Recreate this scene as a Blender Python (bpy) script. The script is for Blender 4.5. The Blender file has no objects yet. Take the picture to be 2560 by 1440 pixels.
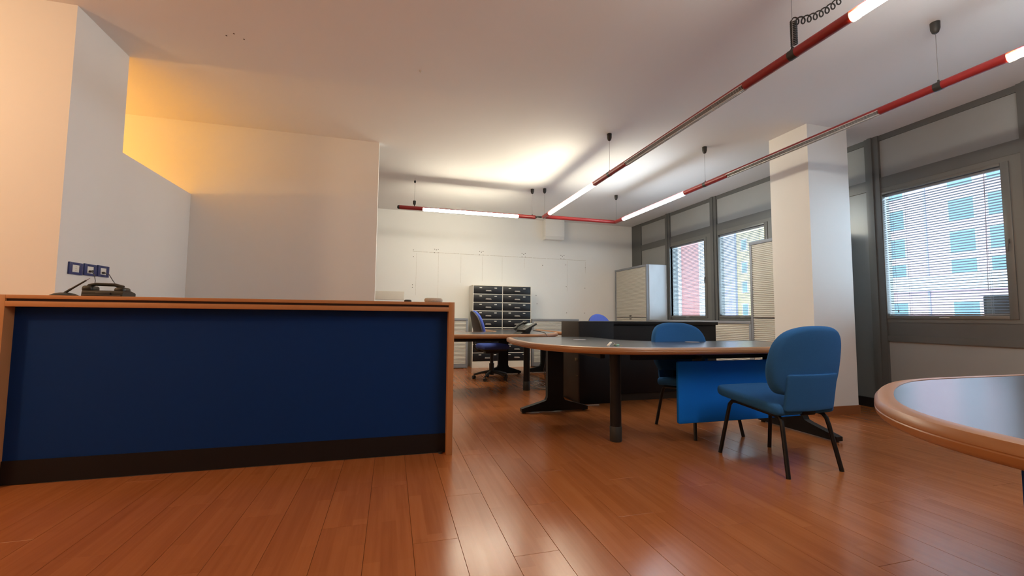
import bpy, bmesh, math, random
from mathutils import Vector, Matrix
random.seed(7)
SC = bpy.context.scene
COL = SC.collection
PI = math.pi
ZC = 2.975                      # ceiling height
# ------------------------------------------------------------------ camera
CAM_H = 0.95
F_PX, PITCH, ROLL, YAW = 1070.8, .0678628, .008728, .2732759
fw = Vector((math.sin(YAW)*math.cos(PITCH), math.cos(YAW)*math.cos(PITCH), math.sin(PITCH)))
rt = Vector((math.cos(YAW), -math.sin(YAW), 0)); up = rt.cross(fw)
r2 = rt*math.cos(ROLL)+up*math.sin(ROLL); u2 = up*math.cos(ROLL)-rt*math.sin(ROLL)
cd = bpy.data.cameras.new('camera'); cam = bpy.data.objects.new('camera', cd); COL.objects.link(cam)
cd.sensor_width = 36; cd.lens = F_PX/2560*36; cd.clip_start = .02; cd.clip_end = 400
cam.matrix_world = Matrix(((r2.x, u2.x, -fw.x, 0), (r2.y, u2.y, -fw.y, 0), (r2.z, u2.z, -fw.z, CAM_H), (0, 0, 0, 1)))
SC.camera = cam
# ------------------------------------------------------------------ world, sun, exposure
SC.view_settings.view_transform = 'Standard'; SC.view_settings.look = 'None'
SC.view_settings.gamma = 1; SC.view_settings.use_curve_mapping = False
SC.view_settings.exposure = 0.65
SC.cycles.max_bounces = 10; SC.cycles.diffuse_bounces = 5; SC.cycles.transparent_max_bounces = 16
SC.cycles.sample_clamp_indirect = 6
w = bpy.data.worlds.new('overcast_sky'); SC.world = w; w.use_nodes = True
bg = w.node_tree.nodes['Background']; bg.inputs[0].default_value = (.64, .82, 1, 1); bg.inputs[1].default_value = 7.0
LAMP_WARM, LAMP_COOL, L_STR = (1, .91, .70), (.78, .90, 1), 72.0
def light(name, kind, loc, energy, color, rot=(0, 0, 0), **kw):
    l = bpy.data.lights.new(name, kind); l.energy = energy; l.color = color
    for k, v in kw.items(): setattr(l, k, v)
    o = bpy.data.objects.new(name, l); o.location = loc; o.rotation_euler = rot; COL.objects.link(o); return o
light('sun_offscreen', 'SUN', (0, 0, 20), .7, (1, .95, .9), (0, math.radians(-52), math.radians(-12)), angle=.02)
# warm lamp in the passage behind the low wall (its glow shows above it) and the warm lamp that lights the wall left of the counter
light('passage_lamp_offscreen', 'POINT', (-4.1, 4.06, 2.06), 46, (1, .50, .10), shadow_soft_size=.05)
light('entrance_lamp_offscreen', 'POINT', (-3.3, 1.7, 2.45), 54, (1, .62, .33), shadow_soft_size=.12)

# ------------------------------------------------------------------ materials
def mat(name, rgb, rough=.5, metal=0., spec=.5, var=.06, vs=6., bump=0., bs=60., coat=0., stretch=None):
    m = bpy.data.materials.new(name); m.use_nodes = True
    nt = m.node_tree; b = nt.nodes['Principled BSDF']
    b.inputs['Roughness'].default_value = rough; b.inputs['Metallic'].default_value = metal
    b.inputs['Specular IOR Level'].default_value = spec; b.inputs['Coat Weight'].default_value = coat; b.inputs['Coat Roughness'].default_value = max(.2, rough)
    tc = nt.nodes.new('ShaderNodeTexCoord'); src = tc.outputs['Object']
    if stretch:
        mp = nt.nodes.new('ShaderNodeMapping'); mp.inputs['Scale'].default_value = stretch
        nt.links.new(src, mp.inputs['Vector']); src = mp.outputs['Vector']
    n = nt.nodes.new('ShaderNodeTexNoise'); n.inputs['Scale'].default_value = vs; n.inputs['Detail'].default_value = 4
    nt.links.new(src, n.inputs['Vector'])
    r = nt.nodes.new('ShaderNodeMapRange'); r.inputs['To Min'].default_value = 1-var; r.inputs['To Max'].default_value = 1+var
    nt.links.new(n.outputs['Fac'], r.inputs['Value'])
    mx = nt.nodes.new('ShaderNodeVectorMath'); mx.operation = 'SCALE'; mx.inputs[0].default_value = rgb
    nt.links.new(r.outputs['Result'], mx.inputs['Scale']); nt.links.new(mx.outputs['Vector'], b.inputs['Base Color'])
    if bump:
        n2 = nt.nodes.new('ShaderNodeTexNoise'); n2.inputs['Scale'].default_value = bs; n2.inputs['Detail'].default_value = 3
        nt.links.new(src, n2.inputs['Vector'])
        bp = nt.nodes.new('ShaderNodeBump'); bp.inputs['Strength'].default_value = bump; bp.inputs['Distance'].default_value = .002
        nt.links.new(n2.outputs['Fac'], bp.inputs['Height']); nt.links.new(bp.outputs['Normal'], b.inputs['Normal'])
    return m
def emis(name, rgb, s):
    m = bpy.data.materials.new(name); m.use_nodes = True; nt = m.node_tree; nt.nodes.clear()
    e = nt.nodes.new('ShaderNodeEmission'); e.inputs[0].default_value = (*rgb, 1); e.inputs[1].default_value = s
    o = nt.nodes.new('ShaderNodeOutputMaterial'); nt.links.new(e.outputs[0], o.inputs[0]); return m
def glass(name, tint=(.93, .97, .98), refl=.07):
    m = bpy.data.materials.new(name); m.use_nodes = True; nt = m.node_tree; nt.nodes.clear()
    t = nt.nodes.new('ShaderNodeBsdfTransparent'); t.inputs[0].default_value = (*tint, 1)
    g = nt.nodes.new('ShaderNodeBsdfGlossy'); g.inputs['Roughness'].default_value = .02
    mx = nt.nodes.new('ShaderNodeMixShader'); mx.inputs[0].default_value = refl
    o = nt.nodes.new('ShaderNodeOutputMaterial')
    nt.links.new(t.outputs[0], mx.inputs[1]); nt.links.new(g.outputs[0], mx.inputs[2]); nt.links.new(mx.outputs[0], o.inputs[0]); return m
def plank_mat():
    m = bpy.data.materials.new('laminate_plank'); m.use_nodes = True; nt = m.node_tree; L = nt.links.new; N = nt.nodes.new
    b = nt.nodes['Principled BSDF']; b.inputs['Roughness'].default_value = .22; b.inputs['Specular IOR Level'].default_value = .42
    tc = N('ShaderNodeTexCoord'); oi = N('ShaderNodeObjectInfo')
    off = N('ShaderNodeVectorMath'); off.operation = 'SCALE'; off.inputs[0].default_value = (3.1, 17.3, 7.7); L(oi.outputs['Random'], off.inputs['Scale'])
    add = N('ShaderNodeVectorMath'); L(tc.outputs['Object'], add.inputs[0]); L(off.outputs[0], add.inputs[1])
    # three printed strips across each board, staggered butt ends along it
    sx = N('ShaderNodeSeparateXYZ'); L(tc.outputs['Object'], sx.inputs[0])
    def mth(op, a, bb=None):
        n = N('ShaderNodeMath'); n.operation = op
        for i, v in enumerate((a, bb)):
            if v is None: continue
            if isinstance(v, (int, float)): n.inputs[i].default_value = v
            else: L(v, n.inputs[i])
        return n.outputs[0]
    ix = mth('FLOOR', mth('DIVIDE', mth('ADD', sx.outputs[0], .096), .064))
    wn0 = N('ShaderNodeTexWhiteNoise'); wn0.noise_dimensions = '2D'
    c0 = N('ShaderNodeCombineXYZ'); L(ix, c0.inputs[0]); L(oi.outputs['Random'], c0.inputs[1]); L(c0.outputs[0], wn0.inputs['Vector'])
    iy = mth('FLOOR', mth('ADD', mth('DIVIDE', sx.outputs[1], .46), wn0.outputs['Value']))
    c1 = N('ShaderNodeCombineXYZ'); L(ix, c1.inputs[0]); L(iy, c1.inputs[1]); L(oi.outputs['Random'], c1.inputs[2])
    wn = N('ShaderNodeTexWhiteNoise'); wn.noise_dimensions = '3D'; L(c1.outputs[0], wn.inputs['Vector'])
    mp = N('ShaderNodeMapping'); mp.inputs['Scale'].default_value = (38, 1.6, 1); L(add.outputs[0], mp.inputs['Vector'])
    g = N('ShaderNodeTexNoise'); g.inputs['Scale'].default_value = 1; g.inputs['Detail'].default_value = 3; g.inputs['Roughness'].default_value = .6; L(mp.outputs[0], g.inputs['Vector'])
    mp2 = N('ShaderNodeMapping'); mp2.inputs['Scale'].default_value = (90, 4, 1); L(add.outputs[0], mp2.inputs['Vector'])
    g2 = N('ShaderNodeTexNoise'); g2.inputs['Scale'].default_value = 1; g2.inputs['Detail'].default_value = 3; L(mp2.outputs[0], g2.inputs['Vector'])
    v = mth('ADD', mth('ADD', mth('MULTIPLY', wn.outputs['Value'], .24), mth('MULTIPLY', g.outputs['Fac'], .62)), mth('MULTIPLY', g2.outputs['Fac'], .08))
    cr = N('ShaderNodeValToRGB'); L(v, cr.inputs[0])
    e = cr.color_ramp.elements; e[0].position = .2; e[0].color = (.315, .097, .028, 1); e[1].position = .95; e[1].color = (.46, .170, .052, 1)
    k = cr.color_ramp.elements.new(.55); k.color = (.395, .132, .039, 1)
    L(cr.outputs[0], b.inputs['Base Color'])
    rr = N('ShaderNodeMapRange'); rr.inputs['To Min'].default_value = .17; rr.inputs['To Max'].default_value = .29; L(g.outputs['Fac'], rr.inputs['Value']); L(rr.outputs[0], b.inputs['Roughness'])
    return m
M = dict(
    wall=mat('wall_paint', (.83, .82, .79), .75, spec=.25, var=.025, vs=2, bump=.05, bs=220),
    ceil=mat('ceiling_paint', (.86, .85, .84), .8, spec=.2, var=.02, vs=1.5),
    plank=plank_mat(),
    subfloor=mat('screed', (.22, .08, .03), .6),
    counterwood=mat('counter_beech', (.49, .215, .078), .42, var=.10, vs=3, stretch=(1, 14, 14)),
    counterwood_v=mat('counter_beech_upright', (.49, .215, .078), .42, var=.10, vs=3, stretch=(14, 14, 1)),
    groove=mat('groove_brown', (.045, .018, .009), .6),
    navy=mat('blue_laminate', (.0026, .032, .155), .6, spec=.18, var=.05, vs=30),
    plinth=mat('plinth_dark', (.012, .009, .009), .55, spec=.25),
    nose=mat('oak_edge', (.37, .172, .066), .34, var=.16, vs=5, coat=.15),
    desk=mat('charcoal_desktop', (.034, .038, .045), .25, spec=.7, coat=.55, var=.08, vs=90),
    black=mat('black_metal', (.006, .0055, .0055), .45, spec=.35),
    blackcab=mat('black_cabinet', (.008, .008, .010), .5, spec=.3, var=.1, vs=120),
    browncab=mat('brown_black_door', (.034, .026, .019), .55, spec=.3, var=.1, vs=120),
    chair=mat('petrol_fabric', (.030, .128, .33), .95, spec=.15, var=.12, vs=180, bump=.3, bs=500),
    panelblue=mat('blue_fabric_panel', (.0025, .165, .70), .8, spec=.2, var=.06, vs=150),
    royal=mat('royal_fabric', (.085, .135, .50), .95, spec=.15, var=.1, vs=180, bump=.25, bs=500),
    shell=mat('chair_shell_grey', (.06, .055, .05), .6),
    red=mat('red_enamel', (.27, .020, .020), .34, var=.04),
    dark=mat('dark_plastic', (.028, .028, .026), .5),
    lamel=mat('louvre_aluminium', (.72, .70, .66), .35, metal=.6),
    wire=mat('steel_wire', (.30, .29, .28), .4, metal=.8),
    lampb=emis('lit_tube_back', LAMP_WARM, 72), lampw=emis('lit_tube_warm', LAMP_WARM, 62), lampn=emis('lit_tube_warm_near', (1, .95, .86), 62),
    lampc=emis('lit_tube_cool', LAMP_COOL, 32), lampd=emis('lit_tube_cool_near', LAMP_COOL, 24),
    lampe=emis('lit_tube_end', (1, .72, .3), L_STR*.35),
    bronze=mat('bronze_aluminium', (.125, .125, .118), .38, metal=.25, var=.05),
    frame=mat('window_frame', (.165, .162, .148), .36, metal=.25, var=.05),
    infill=mat('infill_panel', (.29, .29, .28), .6, var=.04),
    sheet=mat('grey_sheet_panel', (.19, .20, .20), .33, metal=.2, var=.04),
    slat=mat('blind_slat', (.20, .205, .22), .45, var=.03), cord=mat('blind_cord', (.30, .30, .34), .8),
    glass=glass('window_glass'),
    tamb=mat('tambour_beige', (.64, .62, .56), .55, var=.03), greyframe=mat('cabinet_grey', (.24, .255, .28), .5, var=.04),
    greyside=mat('cabinet_side', (.56, .58, .60), .5, var=.12, vs=3, stretch=(1, 2, 1)),
    cream=mat('cabinet_cream', (.80, .76, .67), .5, var=.03), drawer=mat('drawer_black', (.007, .008, .011), .4, var=.05),
    chrome=mat('handle_metal', (.62, .60, .55), .3, metal=.8), paper=mat('label_card', (.78, .76, .70), .7),
    white=mat('white_plastic', (.80, .78, .73), .5, var=.03), blueframe=mat('socket_blue', (.020, .035, .16), .35),
    phone=mat('phone_olive_black', (.016, .0155, .012), .4), screen=mat('phone_screen', (.35, .42, .46), .15),
    stone=mat('pale_stone', (.56, .51, .42), .85, var=.25, vs=160, bump=.6, bs=200),
    green=mat('green_tag', (.30, .62, .48), .5), brass=mat('brass', (.55, .42, .2), .3, metal=.9),
    mark=mat('dirt_mark', (.68, .65, .60), .9, spec=.1, var=.25, vs=30), hole=mat('screw_hole', (.11, .085, .065), .9),
    patch=mat('cream_patch', (.66, .60, .52), .7), skirt=mat('skirting_oak', (.30, .11, .04), .4, var=.12, vs=4, stretch=(2, 2, 20)),
    cable=mat('grey_cable', (.14, .135, .125), .6), cablew=mat('white_cable', (.68, .64, .58), .6),
    bpink=mat('pink_render', (.34, .10, .085), .9), bwhite=mat('white_render', (.42, .40, .40), .9), byellow=mat('yellow_render', (.35, .26, .10), .9),
    blilac=mat('lilac_render', (.21, .20, .27), .9), bpale=mat('pale_render', (.42, .26, .27), .9), bglass=mat('far_window', (.058, .108, .130), .3, var=.25, vs=.7),
    bstreet=mat('street', (.35, .35, .36), .9), unit=mat('outdoor_box_grey', (.05, .052, .055), .7))

# ------------------------------------------------------------------ mesh helpers
class MB:
    def __init__(s): s.bm = bmesh.new()
    def box(s, x0, x1, y0, y1, z0, z1, bev=0, seg=2):
        r = bmesh.ops.create_cube(s.bm, size=1); vs = r['verts']
        for v in vs: v.co = Vector(((x0+x1)/2+v.co.x*(x1-x0), (y0+y1)/2+v.co.y*(y1-y0), (z0+z1)/2+v.co.z*(z1-z0)))
        if bev:
            es = list({e for v in vs for e in v.link_edges}); bmesh.ops.bevel(s.bm, geom=es, offset=bev, segments=seg, affect='EDGES', profile=.5)
        return s
    def rings(s, rs, closed=True, cap0=True, cap1=True):
        R = [[s.bm.verts.new(p) for p in r] for r in rs]; n = len(R[0])
        for a, b in zip(R, R[1:]):
            for i in range(n if closed else n-1):
                j = (i+1) % n
                try: s.bm.faces.new((a[i], a[j], b[j], b[i]))
                except ValueError: pass
        if cap0: s.bm.faces.new(R[0][::-1])
        if cap1: s.bm.faces.new(R[-1])
        return s
    def tube(s, pts, r, seg=10, r1=None):
        P = [Vector(p) for p in pts]; rs = []; n = None
        for i, p in enumerate(P):
            t = ((P[i+1]-p if i < len(P)-1 else p-P[i-1]).normalized() + (p-P[i-1] if i > 0 else P[1]-p).normalized()).normalized()
            if n is None: n = t.orthogonal().normalized()
            else: n = (n-t*n.dot(t)).normalized()
            b = t.cross(n); k = r if r1 is None else r+(r1-r)*i/(len(P)-1)
            rs.append([p+(n*math.cos(a)+b*math.sin(a))*k for a in [2*PI*q/seg for q in range(seg)]])
        return s.rings(rs)
    def lathe(s, prof, c=(0, 0, 0), seg=20, axis='z'):
        rs = []
        for r, z in prof:
            ring = []
            for q in range(seg):
                a = 2*PI*q/seg; x, y = math.cos(a)*r, math.sin(a)*r
                ring.append({'z': (c[0]+x, c[1]+y, c[2]+z), 'y': (c[0]-x, c[1]+z, c[2]+y), 'x': (c[0]+z, c[1]+x, c[2]+y)}[axis])
            rs.append(ring)
        return s.rings(rs)
    def prism(s, ol, lo, hi, axis='z', bev=0):
        f = {'z': lambda a, b, t: (a, b, t), 'y': lambda a, b, t: (a, t, b), 'x': lambda a, b, t: (t, a, b)}[axis]
        n0 = len(s.bm.verts); s.rings([[f(a, b, lo) for a, b in ol], [f(a, b, hi) for a, b in ol]])
        return s
    def puffy(s, ol, th, r, crown=0., f=None, n=4):
        nr = normals(ol); cx = sum(p[0] for p in ol)/len(ol); cy = sum(p[1] for p in ol)/len(ol); rs = []
        def ring(off, z): return [(p[0]-q[0]*off, p[1]-q[1]*off, z) for p, q in zip(ol, nr)]
        b0 = ring(r, 0)
        for k in (.25, .55, .8): rs.append([(cx+(x-cx)*k, cy+(y-cy)*k, 0) for x, y, z in b0])
        for i in range(n+1): a = i/n*PI/2; rs.append(ring(r*(1-math.sin(a)), r*(1-math.cos(a))))
        for i in range(n+1): a = i/n*PI/2; rs.append(ring(r*(1-math.cos(a)), th-r+r*math.sin(a)))
        base = rs[-1]
        for k in (.8, .55, .25): rs.append([(cx+(x-cx)*k, cy+(y-cy)*k, th+crown*(1-k*k)) for x, y, z in base])
        if f: rs = [[f(*p) for p in q] for q in rs]
        return s.rings(rs)
    def mesh(s, name, smooth=True, ang=35):
        bmesh.ops.recalc_face_normals(s.bm, faces=s.bm.faces)
        me = bpy.data.meshes.new(name); s.bm.to_mesh(me); s.bm.free()
        if smooth:
            me.polygons.foreach_set('use_smooth', [True]*len(me.polygons)); me.set_sharp_from_angle(angle=math.radians(ang))
        return me
def normals(ol):
    n = len(ol); out = []
    A = sum(ol[i][0]*ol[(i+1) % n][1]-ol[(i+1) % n][0]*ol[i][1] for i in range(n)); sg = 1 if A > 0 else -1
    for i in range(n):
        a, b = ol[i-1], ol[(i+1) % n]; t = Vector((b[0]-a[0], b[1]-a[1]))
        if t.length < 1e-9: t = Vector((1, 0))
        t.normalize(); out.append((t.y*sg, -t.x*sg))
    return out
def rpoly(pts, n=8, ends=None):                                         # [(x, y, r)] -> outline with rounded corners
    out = []; m = len(pts)
    for i, (x, y, r) in enumerate(pts):
        P = Vector((x, y)); A = Vector(ends[0] if ends and i == 0 else pts[i-1][:2]); B = Vector(ends[1] if ends and i == m-1 else pts[(i+1) % m][:2])
        if r <= 0: out.append((x, y)); continue
        p0 = P+(A-P).normalized()*min(r, (A-P).length*.49); p1 = P+(B-P).normalized()*min(r, (B-P).length*.49)
        for k in range(n+1):
            t = k/n; q = p0*(1-t)**2+P*2*t*(1-t)+p1*t*t; out.append((q.x, q.y))
    return out
def dens(ol, step=.03):
    out = []
    for a, b in zip(ol, ol[1:]+ol[:1]):
        n = max(1, int(math.hypot(b[0]-a[0], b[1]-a[1])/step))
        out += [(a[0]+(b[0]-a[0])*k/n, a[1]+(b[1]-a[1])*k/n) for k in range(n)]
    return out
def rrect(x0, x1, y0, y1, r, n=5): return rpoly([(x0, y0, r), (x1, y0, r), (x1, y1, r), (x0, y1, r)], n)
def link(o, parent=None):
    COL.objects.link(o)
    if parent: o.parent = parent
    return o
def obj(name, me, m, parent=None, loc=(0, 0, 0), rot=(0, 0, 0)):
    if isinstance(me, MB): me = me.mesh(name)
    if m and not me.materials: me.materials.append(m)
    o = bpy.data.objects.new(name, me); o.location = loc; o.rotation_euler = rot
    return link(o, parent)
def tag(o, label, cat, group=None):
    o['label'] = label; o['category'] = cat
    if group: o['group'] = group
    return o
def thing(name, label, cat, loc=(0, 0, 0), rz=0, group=None):
    o = bpy.data.objects.new(name, None); o.empty_display_size = .1; o.location = loc; o.rotation_euler = (0, 0, rz); link(o)
    return tag(o, label, cat, group)
def struct(name, me, m, loc=(0, 0, 0)):
    o = obj(name, me, m, loc=loc); o['kind'] = 'structure'; return o

# ================================================================== SETTING
XW, YB = 5.12, 8.36
XL, YF = -5.2, -3.6
floor = struct('floor', MB().box(XL-.15, XW+.2, YF-.15, YB+.15, -.15, -.012), M['subfloor'])
ceiling = struct('ceiling', MB().box(XL-.15, XW+.2, YF-.15, YB+.15, ZC, ZC+.15), M['ceil'])
wall_back = struct('wall_back', MB().box(XL-.15, XW+.2, YB, YB+.15, -.15, ZC), M['wall'])
struct('wall_front', MB().box(XL-.15, XW+.2, YF-.15, YF, -.15, ZC), M['wall'])
struct('wall_far_left', MB().box(XL-.15, XL, YF, YB, -.15, ZC), M['wall'])
XS = -2.045
wl = MB().prism([(3.37, -.012), (5.13, -.012), (5.13, 2.2), (3.95, 2.2), (3.95, ZC), (3.37, ZC)], XS-.12, XS, 'x').box(XL, XS-.12, 3.37, 3.49, -.012, ZC)
struct('wall_left', wl, M['wall'])
struct('wall_middle', MB().box(XL, -.19, 5.13, 5.23, -.012, ZC), M['wall'])
pil = struct('pillar', MB().box(4.08, 4.625, 3.325, 3.785, -.012, ZC), M['wall'])
for a in ((4.07, 4.635, 3.315, 3.325), (4.07, 4.08, 3.325, 3.785), (4.625, 4.635, 3.325, 3.785)):
    obj('baseboard', MB().box(*a, 0, .085), M['skirt'], pil)
# floor planks: 192 mm boards running away from the camera
PW, PL, GAP = .192, 1.285, .0007
def plank_mesh(L):
    b = MB(); w2 = PW/2-GAP; c = .0006
    b.rings([[(-w2, -L/2+GAP, -.012), (w2, -L/2+GAP, -.012), (w2, L/2-GAP, -.012), (-w2, L/2-GAP, -.012)],
             [(-w2, -L/2+GAP, -c), (w2, -L/2+GAP, -c), (w2, L/2-GAP, -c), (-w2, L/2-GAP, -c)],
             [(-w2+c, -L/2+GAP+c, 0), (w2-c, -L/2+GAP+c, 0), (w2-c, L/2-GAP-c, 0), (-w2+c, L/2-GAP-c, 0)]])
    return b.mesh('plank', False)
full = plank_mesh(PL); full.materials.append(M['plank'])
rest = MB(); Y0 = .62; nrow = 0; x = .399-PW*14; shown = []
while x < XW:
    st = (.0, .43, .86, .2, .64)[nrow % 5]; nrow += 1
    y = 1.70-PL*1 + st - PL
    while y < YB:
        a, b = max(y, Y0), min(y+PL, YB)
        if b-a > .03: shown.append((x, a, b))
        y += PL
    x += PW
for x, a, b in shown:
    me = full if abs(b-a-PL) < 1e-6 else plank_mesh(b-a)
    obj('plank', me, M['plank'], floor, (x, (a+b)/2, 0))
rst = MB(); x0s = .399-PW*14.5
k = 0; x = XL
while x < x0s-.01: rst.box(x+GAP, min(x+PW, x0s)-GAP, YF, YB, -.012, -.0005); x += PW
x = x0s
while x < XW-.01: rst.box(x+GAP, min(x+PW, XW)-GAP, YF, Y0, -.012, -.0005); x += PW
o = obj('plank_field', rst, M['plank'], floor); o['kind'] = 'stuff'
# ceiling: three screw holes of a removed fitting and a hook
for x, y in ((-1.21, 3.44), (-1.15, 3.40), (-1.10, 3.45)): obj('screw_hole', MB().lathe([(.006, 0), (.006, -.001)], (x, y, ZC), 8), M['hole'], ceiling)
obj('ceiling_hook', MB().lathe([(.012, 0), (.012, -.004), (.004, -.006), (.004, -.016)], (.18, 3.493, ZC), 10), M['mark'], ceiling)

# ---- window wall
wr = MB()
wr.box(XW+.03, XW+.2, YF, YB, -.15, .93).box(XW+.03, XW+.2, YF, YB, 2.40, ZC)
BAYS = [8.305, 7.08, 5.855, 4.63, 3.405, 2.18, .955, -.27, -1.495, -2.72]
WIN = {1: (7.08, 5.855), 2: (5.855, 4.63), 3: (3.405, 2.18), 4: (2.18, .955)}
for a, b in zip(BAYS, BAYS[1:]):
    if (a, b) not in WIN.values(): wr.box(XW+.03, XW+.2, b, a, .93, 2.40)
wr.box(XW+.03, XW+.2, YF, BAYS[-1], .93, 2.4).box(XW+.03, XW+.2, BAYS[0], YB, .93, 2.4)
wall_right = struct('wall_right', wr, M['bronze'])
for i, y in enumerate(BAYS):
    if i == 0: obj('mullion', MB().box(XW-.02, XW+.03, 8.0, YB, 0, ZC), M['bronze'], wall_right); continue
    m = MB().box(XW-.03, XW+.03, y-.07, y+.07, 0, ZC).box(XW-.045, XW-.03, y-.012, y+.03, 0, ZC)
    obj('mullion', m, M['bronze'], wall_right)
for i, (a, b) in enumerate(zip(BAYS, BAYS[1:])):
    a1 = (8.0 if i == 0 else a-.07); b1 = b+.07
    obj('transom', MB().box(XW-.015, XW+.03, b1, a1, 2.385, 2.505), M['bronze'], wall_right)
    obj('transom', MB().box(XW-.015, XW+.03, b1, a1, 2.915, ZC), M['bronze'], wall_right)
    obj('infill_panel', MB().box(XW, XW+.03, b1, a1, 2.505, 2.915), M['infill'], wall_right)
    if (a, b) in WIN.values():
        obj('transom', MB().box(XW-.02, XW+.03, b1, a1, .73, .79).box(XW-.005, XW+.03, b1, a1, .79, .93), M['bronze'], wall_right)
        obj('infill_panel', MB().box(XW, XW+.03, b1, a1, .10, .73), M['infill'], wall_right)
    elif i == 3 or i > 6:
        obj('infill_panel', MB().box(XW, XW+.03, b1, a1, .10, 2.385), M['sheet'], wall_right)
        obj('trim_strip', MB().box(XW-.012, XW, b1, a1, 2.425, 2.44), M['frame'], wall_right)
    else:
        obj('infill_panel', MB().box(XW, XW+.03, b1, a1, .10, 2.385), M['infill'], wall_right)
    obj('baseboard', MB().box(XW-.025, XW+.03, b1, a1, 0, .10), M['plinth'], wall_right)
slat_me = {}
for n, (ya, yb) in WIN.items():
    y1, y0 = ya-.06, yb+.205                      # glass opening
    if n == 3: y1, y0 = 3.325, 2.386
    if n == 2: y1, y0 = 5.76, 4.86
    if n == 1: y1, y0 = 7.02, 6.09
    z0, z1 = 1.0, 2.312
    fr = MB()
    for q in ((yb+.07, y0-.055, .93, 2.385), (y1+.012, ya-.07, .93, 2.385), (y0-.055, y1+.012, 2.34, 2.385), (y0-.055, y1+.012, .93, .965)):
        fr.box(XW-.012, XW+.10, *q)
    win = struct('window_%d' % n, fr, M['frame'])
    s = MB()
    for q in ((y0-.055, y0, .965, 2.34), (y1, y1+.012, .965, 2.34), (y0, y1, z1, 2.34), (y0, y1, .965, z0)): s.box(XW-.022, XW+.07, *q, .004)
    obj('sash', s, M['frame'], win)
    obj('pane', MB().box(XW+.052, XW+.058, y0-.003, y1+.003, z0-.003, z1+.003), M['glass'], win)
    obj('handle', MB().box(XW-.040, XW-.022, y0-.035, y0-.02, 1.62, 1.66, .003).box(XW-.05, XW-.040, y0-.034, y0-.021, 1.55, 1.65, .003), M['frame'], win)
    obj('catch', MB().box(XW-.03, XW-.02, (y0+y1)/2-.06, (y0+y1)/2+.02, .975, .985, .002), M['chrome'], win)
    if n > 4: continue
    # blind
    W = y1-y0-.012; ym = (y0+y1)/2; xb = XW+.026
    bl = thing('venetian_blind', {1: 'grey venetian blind with open slats in the window beside the tall corner cabinet',
        2: 'grey venetian blind half hidden by the ribbed cabinet beside the pillar', 3: 'grey venetian blind before pale facade with blue windows, a dark box behind its corner',
        4: 'unseen grey venetian blind added to dim daylight in the window next after the one with the dark box'}[n], 'blind', (xb, ym, z0))  # last blind is out of view, added to weaken daylight on the pillar
    H = z1-z0
    obj('headrail', MB().box(-.014, .014, -W/2, W/2, H-.026, H-.002, .002), M['slat'], bl)
    obj('bottom_rail', MB().box(-.012, .012, -W/2, W/2, .002, .016, .003), M['slat'], bl)
    key = round(W, 3)
    if key not in slat_me:
        sb = MB(); ti = math.radians(17); prof = []
        for q in (-1, -.5, 0, .5, 1):
            u, v = q*.0125, .0016*(1-q*q); prof.append((u*math.cos(ti)+v*math.sin(ti), -u*math.sin(ti)+v*math.cos(ti)))
        top = [(p[0], p[1]+.0003) for p in prof]; ol = prof+top[::-1]
        sb.rings([[(a, -W/2, b) for a, b in ol], [(a, W/2, b) for a, b in ol]]); slat_me[key] = sb.mesh('slat'); slat_me[key].materials.append(M['slat'])
    z = .03
    while z < H-.035: obj('slat', slat_me[key], M['slat'], bl, (0, 0, z)); z += .025
    for yy in (-W*.37, W*.30):
        obj('ladder_cord', MB().tube([(-.0135, yy, .01), (-.0135, yy, H-.02)], .0011, 5).tube([(.0135, yy, .01), (.0135, yy, H-.02)], .0011, 5), M['cord'], bl)
    obj('pull_cord', MB().tube([(-.02, W*.42, H-.02), (-.022, W*.418, .12), (-.022, W*.41, .06)], .0013, 5).lathe([(.004, 0), (.006, -.02), (.003, -.025)], (-.022, W*.41, .06), 8), M['cord'], bl)
    obj('tilt_wand', MB().tube([(-.02, -W*.38, H-.02), (-.028, -W*.36, .22)], .0022, 6), M['cord'], bl)
    obj('tilt_cord', MB().tube([(-.02, W*.445, H-.02), (-.021, W*.44, .05)], .0011, 5), M['cord'], bl)

# ---- marks left on the back wall by removed shelving
YM = YB-.0006
def bmark(name, x0, x1, z0, z1, m='mark'): obj(name, MB().box(x0, x1, YM, YB+.001, z0, z1), M[m], wall_back)
def topz(x): return 2.185-(x-.36)*.006
for i in range(12): a = .36+i*.303; bmark('shelf_outline', a, a+.29, topz(a), topz(a)+.012)
for x, zb in ((.43, 1.35), (.85, 1.30), (1.29, 1.62), (1.72, 1.66), (2.13, 1.66), (2.60, 1.95), (3.55, 1.5), (3.97, 1.9)):
    bmark('shelf_outline', x, x+.006, zb, topz(x)-.02)
for cx in (.81, 1.70, 2.586, 3.443):
    for dx, dz in ((-.035, .035), (.035, .035), (-.035, -.035), (.035, -.035), (0, .02)):
        bmark('screw_hole', cx+dx-.008, cx+dx+.008, 2.222+dz-.006, 2.222+dz+.006, 'hole')
for x, z in ((.37, 2.22), (.375, 2.09), (.37, 1.5), (.37, 1.55), (3.0, 2.03), (3.52, 2.06), (3.97, 2.02), (2.86, 1.4), (2.88, 1.23), (3.53, 1.6), (3.96, 1.58), (3.54, 1.05), (3.95, 1.05)):
    bmark('screw_hole', x-.006, x+.006, z-.008, z+.008, 'hole')
tag(obj('wall_panel', MB().box(-.6, .222, -.012, 0, -.08, .08, .002), M['patch'], loc=(0, YB, 1.335)), 'flat cream cover panel fixed low on the back wall beside the partition', 'panel')
vb = thing('duct_cover', 'white boxed duct cover high on the back wall under the red tube', 'duct', (3.22, YB, 2.56))
obj('box', MB().box(-.22, .20, -.17, 0, .06, ZC-2.56, .008), M['wall'], vb)
obj('bottom_tray', MB().prism([(-.17, .06), (0, .06), (0, 0), (-.15, 0)], -.215, .195, 'x'), M['wall'], vb)

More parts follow.
